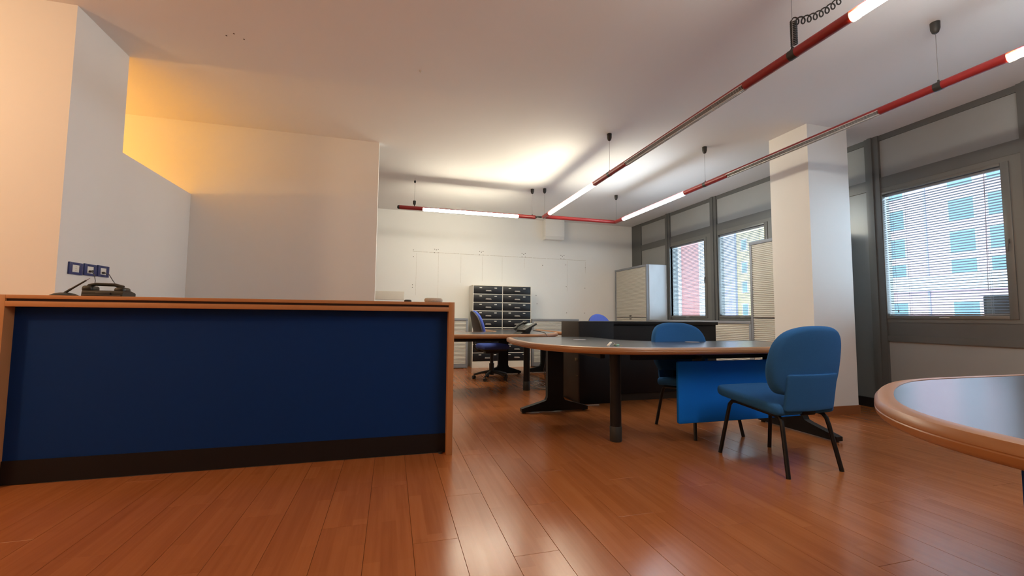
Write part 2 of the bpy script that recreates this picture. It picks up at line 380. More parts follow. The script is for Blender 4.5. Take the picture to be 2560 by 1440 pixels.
# ================================================================== FAR BUILDINGS
def building(name, label, y0, y1, z1, m, wins, extra=()):
    t = thing(name, label, 'building', (45, (y0+y1)/2, -10)); yc = (y0+y1)/2
    obj('wall', MB().box(0, 9, y0-yc, y1-yc, 0, z1+10), m, t)
    for a, b, c, d in wins:
        f = obj('window_frame', MB().box(-.08, 0, a-.12-yc, b+.12-yc, c+10-.12, d+10+.12), M['bwhite'], t)
        obj('pane', MB().box(-.1, -.08, a-yc, b-yc, c+10, d+10), M['bglass'], f)
    for nm, q, mm in extra: obj(nm, MB().box(q[0], q[1], q[2]-yc, q[3]-yc, q[4]+10, q[5]+10), M[mm], t)
wp = []
for yy in (14.2, 17.6, 20.2, 22.7, 27.6, 31.5, 35):
    wd = 2.1 if yy == 27.6 else 1.6
    for z in (-5, -2, .8, 4.9, 6.6, 9.3, 12.2, 15.2): wp.append((yy, yy+wd, z, z+(1.1 if z == 4.9 else 1.75)))
building('apartment_building', 'pale pinkish apartment facade with blue window columns and white balcony band', 8, 41, 19, M['bpale'], wp,
         [('balcony_band', (-.5, 0, 8, 41, 3.5, 4.75), 'bwhite')]+[('downpipe', (-.12, 0, y, y+.14, -8, 18), 'blilac') for y in (25.9, 33)])
wy = [(45.7, 46.5, z, z+1.4) for z in (-4, -1, 1.5, 4.5, 7.1, 10.1, 13)]
building('apartment_building', 'yellow rendered house front with small white-framed windows', 42, 47.4, 17, M['byellow'], wy)
building('apartment_building', 'lilac and white house front between the yellow and pink ones', 47.5, 53.4, 18, M['bwhite'], [],
         [('lilac_bay', (-.3, 0, 47.5, 49.4, -9, 17), 'blilac'), ('downpipe', (-.15, 0, 50.2, 50.6, -9, 17), 'blilac')])
building('apartment_building', 'salmon pink house front with white corner strips', 53.5, 66, 18, M['bpink'], [],
         [('corner_strip', (-.25, 0, a, b, -9, 18), 'bwhite') for a, b in ((53.5, 54.6), (59.0, 60.0), (60.5, 66))]+[('downpipe', (-.4, -.1, 60.05, 60.4, -9, 18), 'blilac')])
tag(obj('street', MB().box(6, 90, -40, 110, -10.3, -10), M['bstreet']), 'grey street far below between the houses', 'street')['kind'] = 'structure'
ob = thing('outdoor_box', 'dark grey box on the sill outside the window', 'box', (XW+.23, 2.50, .94))
obj('body', MB().box(-.02, .2, -.16, .17, .035, .245, .01), M['unit'], ob)
obj('foot', MB().box(0, .18, -.14, .15, -.01, .035), M['unit'], ob)

# ================================================================== SUSPENDED LIGHTS
ZT, RT = 2.527, .029
def arc_shell(b, a0, a1, r, d0, d1, axis, cz=0, n=12, th=.0025):
    out = [((r)*math.sin(a0+(a1-a0)*i/n), r*math.cos(a0+(a1-a0)*i/n)+cz) for i in range(n+1)]
    inn = [((r-th)*math.sin(a0+(a1-a0)*i/n), (r-th)*math.cos(a0+(a1-a0)*i/n)+cz) for i in range(n+1)]
    b.prism(out+inn[::-1], d0, d1, axis); return b
def tubeseg(p, d0, d1, axis, parent):
    b = MB().lathe([(RT, d0), (RT, d1)], (0, 0, 0), 20, axis); return obj('red_tube', b, M['red'], parent)
def lamp(d0, d1, axis, parent, m, a0=-48, a1=48):
    obj('lamp_spine', arc_shell(MB(), math.radians(a0), math.radians(a1), RT, d0, d1, axis), M['red'], parent)
    e = .02
    obj('lit_tube', MB().lathe([(.006, d0+.001), (.019, d0+.004), (.0235, d0+e), (.0235, d1-e), (.019, d1-.004), (.006, d1-.001)], (0, 0, -.008), 18, axis), M[m], parent)
def louvre(d0, d1, axis, parent):
    obj('louvre_spine', arc_shell(MB(), -math.radians(88), math.radians(88), RT, d0, d1, axis), M['red'], parent)
    b = MB(); n = int((d1-d0)/.023)
    sh = [(RT*math.sin(t), -RT*math.cos(t)) for t in [math.radians(q) for q in (-84, -60, -36, -12, 12, 36, 60, 84)]]
    sh = [(p[0]*.98, p[1]-.001) for p in sh]+[(.02, .006), (-.02, .006)]
    for i in range(n): t = d0+.012+i*(d1-d0-.024)/(n-1); b.prism(sh, t-.0008, t+.0008, axis)
    for sg in (-1, 1):
        u = sg*RT; b.prism([(u-.0012, -.004), (u+.0012, -.004), (u+.0012, .002), (u-.0012, .002)], d0, d1, axis)
        u = sg*.013; b.prism([(u-.001, -.029), (u+.001, -.029), (u+.001, -.023), (u-.001, -.023)], d0, d1, axis)
    o = obj('louvre', b, M['lamel'], parent); o['kind'] = 'stuff'
    arc = arc_shell(MB(), -math.radians(80), math.radians(80), RT-.004, d0, d1, axis, 0, 8, .001); obj('reflector', arc, M['lamel'], parent)
def hang(x, y, parent, grip=False):
    c = obj('cable', MB().tube([(x, y, RT), (x, y, ZC-ZT)], .0016, 6), M['wire'], parent)
    h = ZC-ZT
    if grip:
        obj('ceiling_ball', MB().lathe([(.002, h-.03), (.014, h-.042), (.016, h-.055), (.010, h-.07), (.002, h-.075)], (x, y, 0), 12), M['dark'], parent)
        obj('cable_grip', MB().lathe([(.006, RT-.004), (.006, RT+.012), (.020, RT+.03), (.022, RT+.075), (.019, RT+.08)], (x, y, 0), 14), M['dark'], parent)
    else:
        obj('ceiling_cup', MB().lathe([(.027, h), (.026, h-.045), (.018, h-.07), (.008, h-.078)], (x, y, 0), 16), M['dark'], parent)
        obj('cable_clip', MB().lathe([(.006, RT-.004), (.006, RT+.014)], (x, y, 0), 8), M['dark'], parent)
def band(t, axis, parent): obj('joint_band', MB().lathe([(RT+.001, t-.022), (RT+.001, t+.022)], (0, 0, 0), 20, axis), M['dark'], parent)
# run along the back
r0 = thing('pendant_tube_light', 'red suspended tube light with black end cap parallel to the back wall', 'light', (.066, 6.33, ZT))
tubeseg(None, .0, .335, 'x', r0); obj('end_cap', MB().lathe([(.012, -.028), (.024, -.022), (RT, -.004), (RT, .001)], (0, 0, 0), 20, 'x'), M['dark'], r0)
lamp(.335, 1.80, 'x', r0, 'lampb', -68, 68); tubeseg(None, 1.80, 2.075, 'x', r0)
obj('swivel_link', MB().lathe([(RT*.98, 2.075), (.014, 2.10)], (0, 0, 0), 16, 'x').box(2.08, 2.175, -.045, -.02, -.012, .012, .004), M['dark'], r0)
hang(.215, 0, r0, True); hang(2.03, 0, r0)
# two runs towards the camera
def run(x, label, mfar, mnear, coil):
    t = thing('pendant_tube_light', label, 'light', (x, 0, ZT))
    tubeseg(None, 6.0, 6.26, 'y', t); lamp(4.51, 6.0, 'y', t, mfar, -46, 66); tubeseg(None, 3.79, 4.51, 'y', t); band(4.145, 'y', t); hang(0, 4.145, t)
    louvre(2.27, 3.79, 'y', t); tubeseg(None, 1.57, 2.27, 'y', t); band(1.91, 'y', t); hang(0, 1.91, t)
    lamp(.07, 1.57, 'y', t, mnear); tubeseg(None, -.66, .07, 'y', t); band(-.325, 'y', t); hang(0, -.325, t)
    for d in (1.555, .085): obj('lamp_end', MB().lathe([(.026, d-.014), (.026, d+.014)], (0, 0, -.008), 18, 'y'), M['lampe'], t)
    louvre(-2.2, -.66, 'y', t); tubeseg(None, -2.5, -2.2, 'y', t); hang(0, -2.4, t)
    return t
r1 = run(2.262, 'red suspended tube run with a coiled black cord at one joint', 'lampw', 'lampn', True)
r2_ = run(3.51, 'red suspended tube run passing in front of the white pillar', 'lampc', 'lampd', False)
cx = thing('pendant_cross_tube', 'short unlit red tube joining the two long light runs', 'tube', (2.262, 6.25, ZT))
tubeseg(None, .03, 1.22, 'x', cx); hang(.01, .0, cx); hang(1.265, 0.0, cx)
obj('elbow', MB().tube([(1.21, 0, 0), (1.248, .004, 0)], RT*.9, 14), M['dark'], cx)
co = []
for i in range(300):                                          # coiled supply cord
    a = i*2*PI/14; t = i/299
    if t < .62: c = Vector((.035, 1.93, .075+t/.62*.15)); ax = Vector((0, 0, 1))
    else:
        q = (t-.62)/.38; c = Vector((.035+.36*q, 1.93-.03*q, .225+.075*q+.13*q*q)); ax = Vector((.9, 0, .4)).normalized()
    n1 = Vector((0, 1, 0)); n2 = ax.cross(n1).normalized(); rr = .016 if t < .62 else .020
    co.append(c+(n1*math.cos(a)+n2*math.sin(a))*rr)
co = [Vector((0, 1.93, RT)), Vector((.03, 1.945, .06))]+co+[Vector((.42, 1.9, .44)), Vector((.42, 1.9, ZC-ZT))]
obj('coiled_cord', MB().tube(co, .0042, 6), M['dark'], r1)

# ================================================================== RECEPTION COUNTER
ct = thing('reception_counter', 'long reception counter with beech frame, dark groove and navy blue front', 'counter', (-.81, 3.19, 0))
X0, X1, YFr, YBk = -1.277, 1.238, -.17, .175
obj('side_panel', MB().box(X1-.041, X1, YFr, YBk, 0, 1.05, .0015), M['counterwood_v'], ct)
obj('side_panel', MB().box(X0, X0+.04, YFr, YBk, 0, 1.05, .0015), M['counterwood_v'], ct)
top = obj('top', MB().box(X0+.04, X1-.041, YFr, YBk, 1.0295, 1.05, .001).box(X0+.04, X1-.041, YFr, YBk, .985, 1.015, .001), M['counterwood'], ct)
obj('groove', MB().box(X0+.04, X1-.041, YFr+.012, YBk-.01, 1.0145, 1.030), M['groove'], top)
obj('front_panel', MB().box(X0+.04, X1-.041, YFr+.070, YFr+.09, .132, .985), M['navy'], ct)
obj('plinth', MB().box(X0+.04, X1-.041, YFr+.062, YFr+.085, .004, .132), M['plinth'], ct)
obj('foot', MB().lathe([(.014, 0), (.014, .012)], (X1-.075, YFr+.05, 0), 10), M['dark'], ct)
obj('back_shelf', MB().box(X0+.04, X1-.041, YFr+.09, YBk, .70, .725), M['counterwood'], ct)
# things on the counter
ZK = 1.05
ph = thing('desk_telephone', 'olive black corded telephone with handset on the reception counter', 'telephone', (-1.655, 3.16, ZK), math.radians(4))
obj('body', MB().prism(rpoly([(-.075, 0, .008), (.085, 0, .008), (.09, .026, .01), (.02, .040, .02), (-.07, .036, .01)], 4), -.095, .098, 'x'), M['phone'], ph)
hs = MB().tube([(-.085, -.04, .052), (-.078, -.035, .066), (-.05, -.03, .074), (.04, -.03, .073), (.085, -.035, .060)], .010, 10)
hs.puffy(rrect(-.105, -.052, -.065, .03, .02), .036, .014, f=lambda a, b, c: (a, b, c+.028)).puffy(rrect(.045, .10, -.06, .03, .02), .034, .014, f=lambda a, b, c: (a, b, c+.024))
obj('handset', hs, M['phone'], ph)
kp = obj('keypad', MB().box(-.03, .04, -.08, -.072, .010, .026, .002), M['dark'], ph)
obj('button_strip', MB().box(-.09, .09, -.082, -.07, .004, .010, .002), M['shell'], ph)
pn = thing('pen_stand', 'black desk pen leaning on a low domed stand', 'pen stand', (-1.87, 3.16, ZK))
obj('base', MB().lathe([(.062, 0), (.062, .006), (.045, .016), (.02, .022), (.004, .023)], (0, 0, 0), 24), M['phone'], pn)
pe = obj('pen', MB().tube([(0, 0, .02), (.03, 0, .044)], .0065, 10).tube([(.028, 0, .0425), (.10, 0, .098)], .0055, 10, .0045), M['dark'], pn)
obj('pen_tip', MB().tube([(.10, 0, .098), (.118, 0, .112)], .003, 8, .001), M['cord'], pe)
tag(obj('pebble', MB().puffy([(.066*math.copysign(abs(math.cos(a))**.8, math.cos(a)), .035*math.sin(a)) for a in [2*PI*i/24 for i in range(24)]], .034, .0165, .001), M['stone'], loc=(.292, 3.16, ZK)), 'pale speckled oval pebble lying on the counter end', 'stone')
bc = thing('bottle_cap', 'small black round cap on the counter beside the pebble', 'cap', (.110, 3.15, ZK))
obj('cap', MB().lathe([(.024, 0), (.026, .003), (.026, .012), (.022, .016)], (0, 0, 0), 20), M['dark'], bc)
obj('rim', MB().lathe([(.020, .0155), (.020, .0175), (.012, .0175)], (0, 0, 0), 16), M['shell'], bc)
# sockets on the side wall
def socket(y, z, label, kind):
    t = thing('wall_socket', label, 'socket', (XS, y, z), group=None); r = .0
    b = MB()
    for q in ((-.063, -.034, -.04, .04), (.034, .063, -.04, .04), (-.034, .034, -.04, -.024), (-.034, .034, .024, .04)): b.box(0, .010, *q, .001)
    obj('frame', b, M['blueframe'], t); ins = obj('insert', MB().box(0, .007, -.034, .034, -.024, .024, .001), M['white'], t)
    if kind == 0:
        for dz in (-.012, 0, .012): obj('pin_hole', MB().lathe([(.0025, .007), (.0025, .0076)], (0, .002, dz), 8, 'x'), M['hole'], ins)
    else:
        obj('plug', MB().box(.007, .022, -.018, .0, -.018, -.004, .003), M['shell'], ins)
        if kind == 1: obj('plug', MB().box(.007, .016, .012, .022, -.012, 0, .002), M['shell'], ins)
    return t
socket(3.528, 1.248, 'blue framed wall socket with nothing plugged in, closest to the corner', 0)
sk2 = socket(3.672, 1.253, 'blue framed wall socket in the middle of three, two small plugs', 1)
sk3 = socket(3.812, 1.257, 'blue framed wall socket with one plug, above the telephone', 2)
obj('hanging_cord', MB().tube([(XS+.022, 3.663, 1.240), (XS+.035, 3.665, 1.22), (XS+.03, 3.69, 1.18), (XS+.03, 3.67, 1.05), (XS+.10, 3.50, .80)], .0022, 6), M['cable'], sk2, (-XS, -3.672, -1.253))
obj('line_cord', MB().tube([(XS+.022, 3.803, 1.246), (XS+.04, 3.82, 1.235), (XS+.045, 3.85, 1.20), (XS+.06, 3.90, 1.14), (XS+.16, 3.8, 1.09), (-1.70, 3.5, 1.0)], .0026, 6), M['cable'], sk3, (-XS, -3.812, -1.257))

# ================================================================== DESKS
ZD, TH = .742, .05
def desktop(ol, parent, c, bare=None):
    ol = [(x-c[0], y-c[1]) for x, y in ol]; nr = normals(ol)
    inn = [(p[0]-n[0]*.043, p[1]-n[1]*.043) for p, n in zip(ol, nr)]
    tb = MB().prism(inn, ZD-.036, ZD-.0015); tb.bm.normal_update(); bmesh.ops.triangulate(tb.bm, faces=[f for f in tb.bm.faces if len(f.verts) > 4], ngon_method='EAR_CLIP')
    obj('desktop', tb, M['desk'], parent)
    prof = [(-.0435, ZD-.006), (-.043, ZD), (-.020, ZD), (-.008, ZD-.003), (-.001, ZD-.012), (0, ZD-.022), (-.0015, ZD-.0245), (0, ZD-.027), (-.002, ZD-.038), (-.010, ZD-.047), (-.022, ZD-.05), (-.05, ZD-.05), (-.05, ZD-.03)]
    rs = [[(p[0]+n[0]*d, p[1]+n[1]*d, z) for d, z in prof] for p, n in zip(ol, nr)]
    b = MB(); b.rings(rs+[rs[0]], closed=False, cap0=False, cap1=False); bmesh.ops.remove_doubles(b.bm, verts=b.bm.verts, dist=1e-6)
    me = b.mesh('edge_band'); me.materials.append(M['nose']); me.materials.append(M['desk'])
    if bare:
        for p in me.polygons:
            if bare(p.center.x+c[0], p.center.y+c[1]): p.material_index = 1
    obj('edge_band', me, None, parent)
def tleg(parent, cx, cy, along, L=.71, off=0., cw=.17, tk=.06):
    h = ZD-TH
    ol = [(-L/2, .012), (-L/2, .045), (-cw/2-.05, .105), (-cw/2-.015, .118), (-cw/2, .15), (-cw/2, h), (cw/2, h), (cw/2, .15), (cw/2+.015, .118), (cw/2+.05, .105), (L/2, .045), (L/2, .012)]
    b = MB().prism(ol, -tk/2, tk/2, 'y' if along == 'x' else 'x')
    bmesh.ops.bevel(b.bm, geom=[e for e in b.bm.edges if len(e.link_faces) == 2 and e.calc_face_angle(0) > .8], offset=.008, segments=2, affect='EDGES')
    lg = obj('t_leg', b, M['black'], parent, (cx, cy, 0))
    for s in (-1, 1):
        d = s*(L/2-.03); obj('glide', MB().lathe([(.018, 0), (.018, .014)], (d if along == 'x' else 0, 0 if along == 'x' else d, 0), 12), M['dark'], lg)
def post(parent, cx, cy):
    b = MB().lathe([(.043, .02), (.043, ZD-TH)], (0, 0, 0), 12)
    p = obj('leg', b, M['black'], parent, (cx, cy, 0))
    obj('shoe', MB().lathe([(.044, 0), (.047, .01), (.047, .11), (.044, .115)], (0, 0, 0), 16), M['dark'], p)
    obj('top_plate', MB().lathe([(.09, ZD-TH-.012), (.09, ZD-TH)], (0, 0, 0), 16), M['black'], p)
def smooth_path(pts, n=6):                                     # Catmull-Rom through the points
    out = []
    for i in range(len(pts)-1):
        p0, p1, p2, p3 = [Vector(pts[max(0, min(len(pts)-1, j))]) for j in (i-1, i, i+1, i+2)]
        for k in range(n):
            t = k/n; q = .5*((2*p1)+(p2-p0)*t+(2*p0-5*p1+4*p2-p3)*t*t+(3*p1-p0-3*p2+p3)*t**3); out.append((q.x, q.y))
    out.append(tuple(pts[-1])); return out
# desk in front of the black cabinets
c1 = (2.3, 3.1)
d1 = thing('corner_desk', 'charcoal corner desk with oak edge and blue modesty panel between two petrol chairs', 'desk', (*c1, 0))
front = smooth_path([(1.135, 4.16), (1.105, 4.02), (1.085, 3.75), (1.10, 3.35), (1.20, 3.03), (1.36, 2.83), (1.60, 2.69), (1.90, 2.63), (2.25, 2.60), (2.60, 2.595), (2.95, 2.595)])
ol1 = front+rpoly([(3.50, 2.60, .13), (3.50, 3.44, .13), (2.30, 3.46, .30), (2.10, 3.72, .25), (2.10, 4.36, .13), (1.15, 4.36, .13)], 8, (front[-1], front[0]))
desktop(ol1, d1, c1, lambda x, y: (x > 1.95 and y > 3.3) or (x > 1.32 and y > 4.28))
tleg(d1, 1.62-c1[0], 4.14-c1[1], 'x'); tleg(d1, 3.37-c1[0], 2.945-c1[1], 'y', .74); post(d1, 1.70-c1[0], 3.045-c1[1])
obj('rail', MB().box(1.78-c1[0], 3.40-c1[0], 2.92-c1[1], 2.96-c1[1], .63, ZD-TH+.001), M['black'], d1)
obj('rail', MB().box(1.60-c1[0], 1.64-c1[0], 3.10-c1[1], 4.12-c1[1], .63, ZD-TH+.001), M['black'], d1)
mp = MB().puffy(rrect(2.10-c1[0], 3.28-c1[0], .158, .624, .018), .026, .006, f=lambda a, b, c: (a, 2.815-c1[1]+c, b), n=3)
pb = obj('modesty_panel', mp, M['panelblue'], d1)
for x in (2.35, 3.05): obj('bracket', MB().box(x-c1[0]-.015, x-c1[0]+.015, 2.84-c1[1], 2.95-c1[1], .60, .66), M['black'], pb)
for gx, gy in ((1.73, 3.77), (2.60, 3.28)): obj('grommet', MB().lathe([(.062, ZD-.004), (.062, ZD+.001), (.055, ZD+.002)], (gx-c1[0], gy-c1[1], 0), 24), M['cord'], d1)
# desk behind the counter end
c0 = (1.2, 5.6)
d0 = thing('corner_desk', 'charcoal corner desk with oak edge carrying the black desk phone', 'desk', (*c0, 0))
f0 = smooth_path([(.70, 5.0), (1.25, 4.985), (1.62, 5.0), (1.88, 5.11), (2.10, 5.33), (2.24, 5.60), (2.29, 5.85)])
ol0 = f0+rpoly([(2.26, 7.2, .13), (1.45, 7.2, .13), (1.45, 6.05, .16), (1.25, 5.88, .16), (-.5, 5.88, .13), (-.5, 5.0, .13)], 8, (f0[-1], f0[0]))
desktop(ol0, d0, c0)
post(d0, 1.725-c0[0], 5.41-c0[1]); tleg(d0, -.32-c0[0], 5.44-c0[1], 'y', .7); tleg(d0, 1.82-c0[0], 7.02-c0[1], 'x', .62)
obj('rail', MB().box(-.28-c0[0], 1.68-c0[0], 5.40-c0[1], 5.44-c0[1], .635, ZD-TH+.001), M['black'], d0)
# desk beyond the black cabinets
c2 = (2.9, 6.3)
d2 = thing('desk', 'charcoal desk with oak edge mostly hidden behind the black cabinets', 'desk', (*c2, 0))
desktop(rpoly([(2.38, 5.45, .13), (3.05, 5.45, .13), (3.05, 7.25, .13), (2.44, 7.25, .13)], 8), d2, c2)
tleg(d2, 2.60-c2[0], 7.08-c2[1], 'x', .78); tleg(d2, 2.72-c2[0], 5.62-c2[1], 'x', .6)
# desk beside the camera
c3 = (2.0, .2)
d3 = thing('desk', 'charcoal desk with rounded oak edge and navy panel below the window', 'desk', (*c3, 0))
lf = smooth_path([(1.03, .05), (1.03, .32), (1.045, .52), (1.10, .68), (1.21, .82), (1.37, .94), (1.55, 1.04), (1.72, 1.105), (1.90, 1.13), (2.15, 1.13)], 6)
ol3 = lf[::-1]+rpoly([(1.03, -.95, .13), (1.85, -.95, .13), (1.95, .25, .3), (2.9, .33, .13), (2.9, 1.12, .13)], 8, (lf[0], lf[-1]))
desktop(ol3, d3, c3)
obj('modesty_panel', MB().box(1.18-c3[0], 1.205-c3[0], -.75-c3[1], .553-c3[1], .12, .665, .004), M['navy'], d3)
tleg(d3, 1.44-c3[0], -.78-c3[1], 'x', .66); tleg(d3, 2.72-c3[0], .73-c3[1], 'y', .66); post(d3, 1.65-c3[0], .55-c3[1])

# ================================================================== CABINETS
cb = thing('black_cabinet', 'narrow black cabinet end unit with brown door and brass key lock', 'cabinet', (2.22, 4.64, 0))
obj('body', MB().box(-.205, .215, -.25, .25, .0, .91, .002), M['blackcab'], cb)
dr = obj('door', MB().box(-.22, -.205, -.247, .247, .03, .905, .0015), M['browncab'], cb)
obj('lock', MB().lathe([(.009, -.226), (.009, -.22)], (0, -.215, .49), 10, 'x').box(-.246, -.226, -.219, -.211, .475, .505, .001), M['brass'], dr)
obj('lock', MB().lathe([(.004, -.223), (.004, -.22)], (0, -.215, .31), 8, 'x'), M['brass'], dr)
c_ = thing('black_cabinet', 'wide black cabinet with overhanging top behind the corner desk', 'cabinet', (3.17, 4.68, 0))
obj('body', MB().box(-.73, .71, -.225, .22, .085, .873, .002), M['blackcab'], c_)
obj('top', MB().box(-.735, .72, -.255, .225, .873, .911, .003), M['blackcab'], c_)
obj('plinth', MB().box(-.72, .70, -.205, .20, 0, .085), M['browncab'], c_)
for x in (.02, .38): obj('screw', MB().lathe([(.004, -.2262), (.004, -.225)], (x, 0, .76), 8, 'y'), M['chrome'], c_)
# tambour cabinets
def tambour(name, label, W, H, D, loc, rz, split=None, topover=.0, side=None, group=None):
    t = thing(name, label, 'cabinet', loc, rz, group)               # local: front at y = 0 facing -y, width along x
    b = MB(); st = .035
    b.box(-W/2, -W/2+st, .0, D, .012, H-.04, .001).box(W/2-st, W/2, .0, D, .012, H-.04, .001).box(-W/2+st, W/2-st, 0, D, .012, .075).box(-W/2+st, W/2-st, D-.02, D, .075, H-.04)
    obj('carcass', b, M['greyframe'], t)
    obj('top', MB().box(-W/2-topover, W/2+topover, -.006, D, H-.04, H, .003), M['greyframe'], t)
    if side: obj('side_panel', MB().box(*((W/2, W/2+.012) if side > 0 else (-W/2-.012, -W/2)), .05, D, .015, H-.008), M['greyside'], t)
    z0, z1 = .075, H-.042
    def ribs(a, c):
        n = max(2, round((c-a)/.025)); p = (c-a)/n; prof = []
        for i in range(n):
            z = a+i*p; prof += [(.019, z+.0005), (.019, z+.0055), (.0085, z+.0075), (.0055, z+p-.006), (.009, z+p-.0005)]
        prof = [(y, z) for y, z in prof]; ol = prof+[(.022, c), (.022, a)]
        return MB().prism(ol, -W/2+st, W/2-st, 'x')
    if split:
        obj('tambour_door', ribs(z0, split-.006), M['tamb'], t); d = obj('tambour_door', ribs(split+.006, z1), M['tamb'], t)
        for dz in (-.03, .03): obj('pull', MB().box(-.035, .035, .002, .012, split+dz-.012, split+dz+.012, .002), M['shell'], d)
    else: obj('tambour_door', ribs(z0, z1), M['tamb'], t)
    for s in (-1, 1): obj('foot', MB().lathe([(.016, 0), (.016, .014)], (s*(W/2-.06), .05, 0), 10), M['dark'], t)
    return t
tambour('tambour_cabinet', 'low beige ribbed cabinet at the back wall behind the counter end', 1.2, .92, .43, (.775, 7.92, 0), 0)
tambour('tambour_cabinet', 'low beige ribbed cabinet at the back wall beside the drawer unit', .98, .92, .43, (3.125, 7.92, 0), 0)
XF = 4.642
tambour('tambour_cabinet', 'tall beige ribbed cabinet in the corner by the back wall', 1.19, 1.98, .43, (XF, 7.70, 0), -PI/2, .965, side=1)
tambour('tambour_cabinet', 'tall ribbed cabinet standing against the white pillar', .86, 1.985, .43, (XF, 4.245, 0), -PI/2, .965)
tambour('tambour_cabinet', 'low ribbed cabinet under the window beside the tall pillar cabinet', 1.19, .925, .43, (XF, 5.275, 0), -PI/2)
tambour('tambour_cabinet', 'low ribbed cabinet under the window beside the tall corner cabinet', 1.19, .925, .43, (XF, 6.47, 0), -PI/2)
# drawer unit
du = thing('drawer_cabinet', 'cream filing cabinet with black drawers and metal handles at the back wall', 'cabinet', (2.042, 8.15, 0))
W2, ZT0 = .577, 1.553; fy = -.2
rows = 9; zb = .117; ph_ = (ZT0-.014-zb)/rows
b = MB().box(-W2, -W2+.012, fy, .2, 0, ZT0).box(W2-.012, W2, fy, .2, 0, ZT0).box(-.006, .006, fy, .18, zb, ZT0-.014).box(-W2+.012, W2-.012, fy, .2, ZT0-.014, ZT0)
b.box(-W2+.012, W2-.012, .18, .2, 0, ZT0-.014).box(-W2+.012, W2-.012, fy, .18, 0, zb)
for i in range(1, rows): b.box(-W2+.012, W2-.012, fy, .18, zb+i*ph_-.005, zb+i*ph_+.005)
obj('carcass', b, M['cream'], du)
dw = W2-.018; dm = MB().box(-dw/2, dw/2, 0, .35, -ph_/2+.006, ph_/2-.006, .002).mesh('drawer'); dm.materials.append(M['drawer'])
hm = MB().tube([(-.055, 0, 0), (-.05, -.022, -.002), (.05, -.022, -.002), (.055, 0, 0)], .006, 8).box(-.05, .05, -.004, 0, -.004, .018).mesh('handle'); hm.materials.append(M['chrome'])
lm = MB().box(-.024, .024, -.004, 0, -.008, .008, .001).mesh('label_holder'); lm.materials.append(M['paper'])
for i in range(rows):
    for s in (-1, 1):
        d = obj('drawer', dm, None, du, (s*(dw/2+.006), fy+.004, zb+(i+.5)*ph_))
        obj('handle', hm, None, d, (.01, 0, -.018)); obj('label_holder', lm, None, d, (-.14, 0, .042)); obj('label_holder', lm, None, d, (.15, 0, .04))

# ================================================================== CHAIRS
def ctree(o, parent=None):
    c = o.copy(); link(c, parent)
    for ch in list(o.children): ctree(ch, c)
    return c
def visitor_chair(loc, rz, label):
    t = thing('visitor_chair', label, 'chair', loc, rz)
    so = dens(rpoly([(-.245, -.23, .05), (.245, -.23, .05), (.25, .30, .09), (-.25, .30, .09)], 6))
    def sf(x, y, z): return (x, y, .379+z+.105*y-.9*max(0, y-.25)**2)
    st = obj('seat', MB().puffy(so, .068, .026, .010, sf), M['chair'], t)
    bo = smooth_path([(-.19, .485), (-.235, .50), (-.272, .56), (-.288, .64), (-.283, .73), (-.262, .81), (-.21, .872), (-.12, .904), (0, .912), (.12, .904), (.21, .872), (.262, .81), (.283, .73), (.288, .64), (.272, .56), (.235, .50), (.19, .485), (0, .475)], 4)
    def bend(x, z, d): return (x, -.265-(z-.45)*.16+d+.75*x*x, z)
    obj('backrest', MB().puffy(dens(bo), .07, .030, .012, bend), M['chair'], t)
    bo = dens(bo); sk = dens(rrect(-.205, .205, .385, .615, .02))
    def bend2(x, z, d): return (x, -.279-(z-.45)*.155+d+.70*x*x, z)
    ap = obj('back_apron', MB().puffy(sk, .022, .008, 0, bend2, 3), M['chair'], t)
    obj('back_bracket', MB().box(-.05, .05, -.235, -.10, .355, .378, .004).box(-.05, .05, -.235, -.222, .36, .50), M['black'], t)
    r = .0132
    for s in (-1, 1):
        obj('leg', MB().tube([(s*.228, .265, 0), (s*.195, .215, .30), (s*.190, .205, .350), (s*.186, .185, .374), (s*.184, .15, .378)], r, 10), M['black'], t)
        obj('leg', MB().tube([(s*.222, -.262, 0), (s*.195, -.21, .28), (s*.190, -.20, .320), (s*.186, -.18, .344), (s*.184, -.145, .350)], r, 10), M['black'], t)
        obj('seat_rail', MB().tube([(s*.184, .15, .378), (s*.184, -.145, .350)], r, 10), M['black'], t)
    for y in (.10, -.12): obj('cross_bar', MB().box(-.185, .185, y-.015, y+.015, .362, .376), M['black'], t)
    return t
visitor_chair((2.522, 2.352, 0), math.radians(2), 'petrol blue visitor chair seen from behind, seat tucked towards the blue panel')
visitor_chair((2.545, 3.17, 0), PI, 'petrol blue visitor chair behind the blue modesty panel, facing the desk')
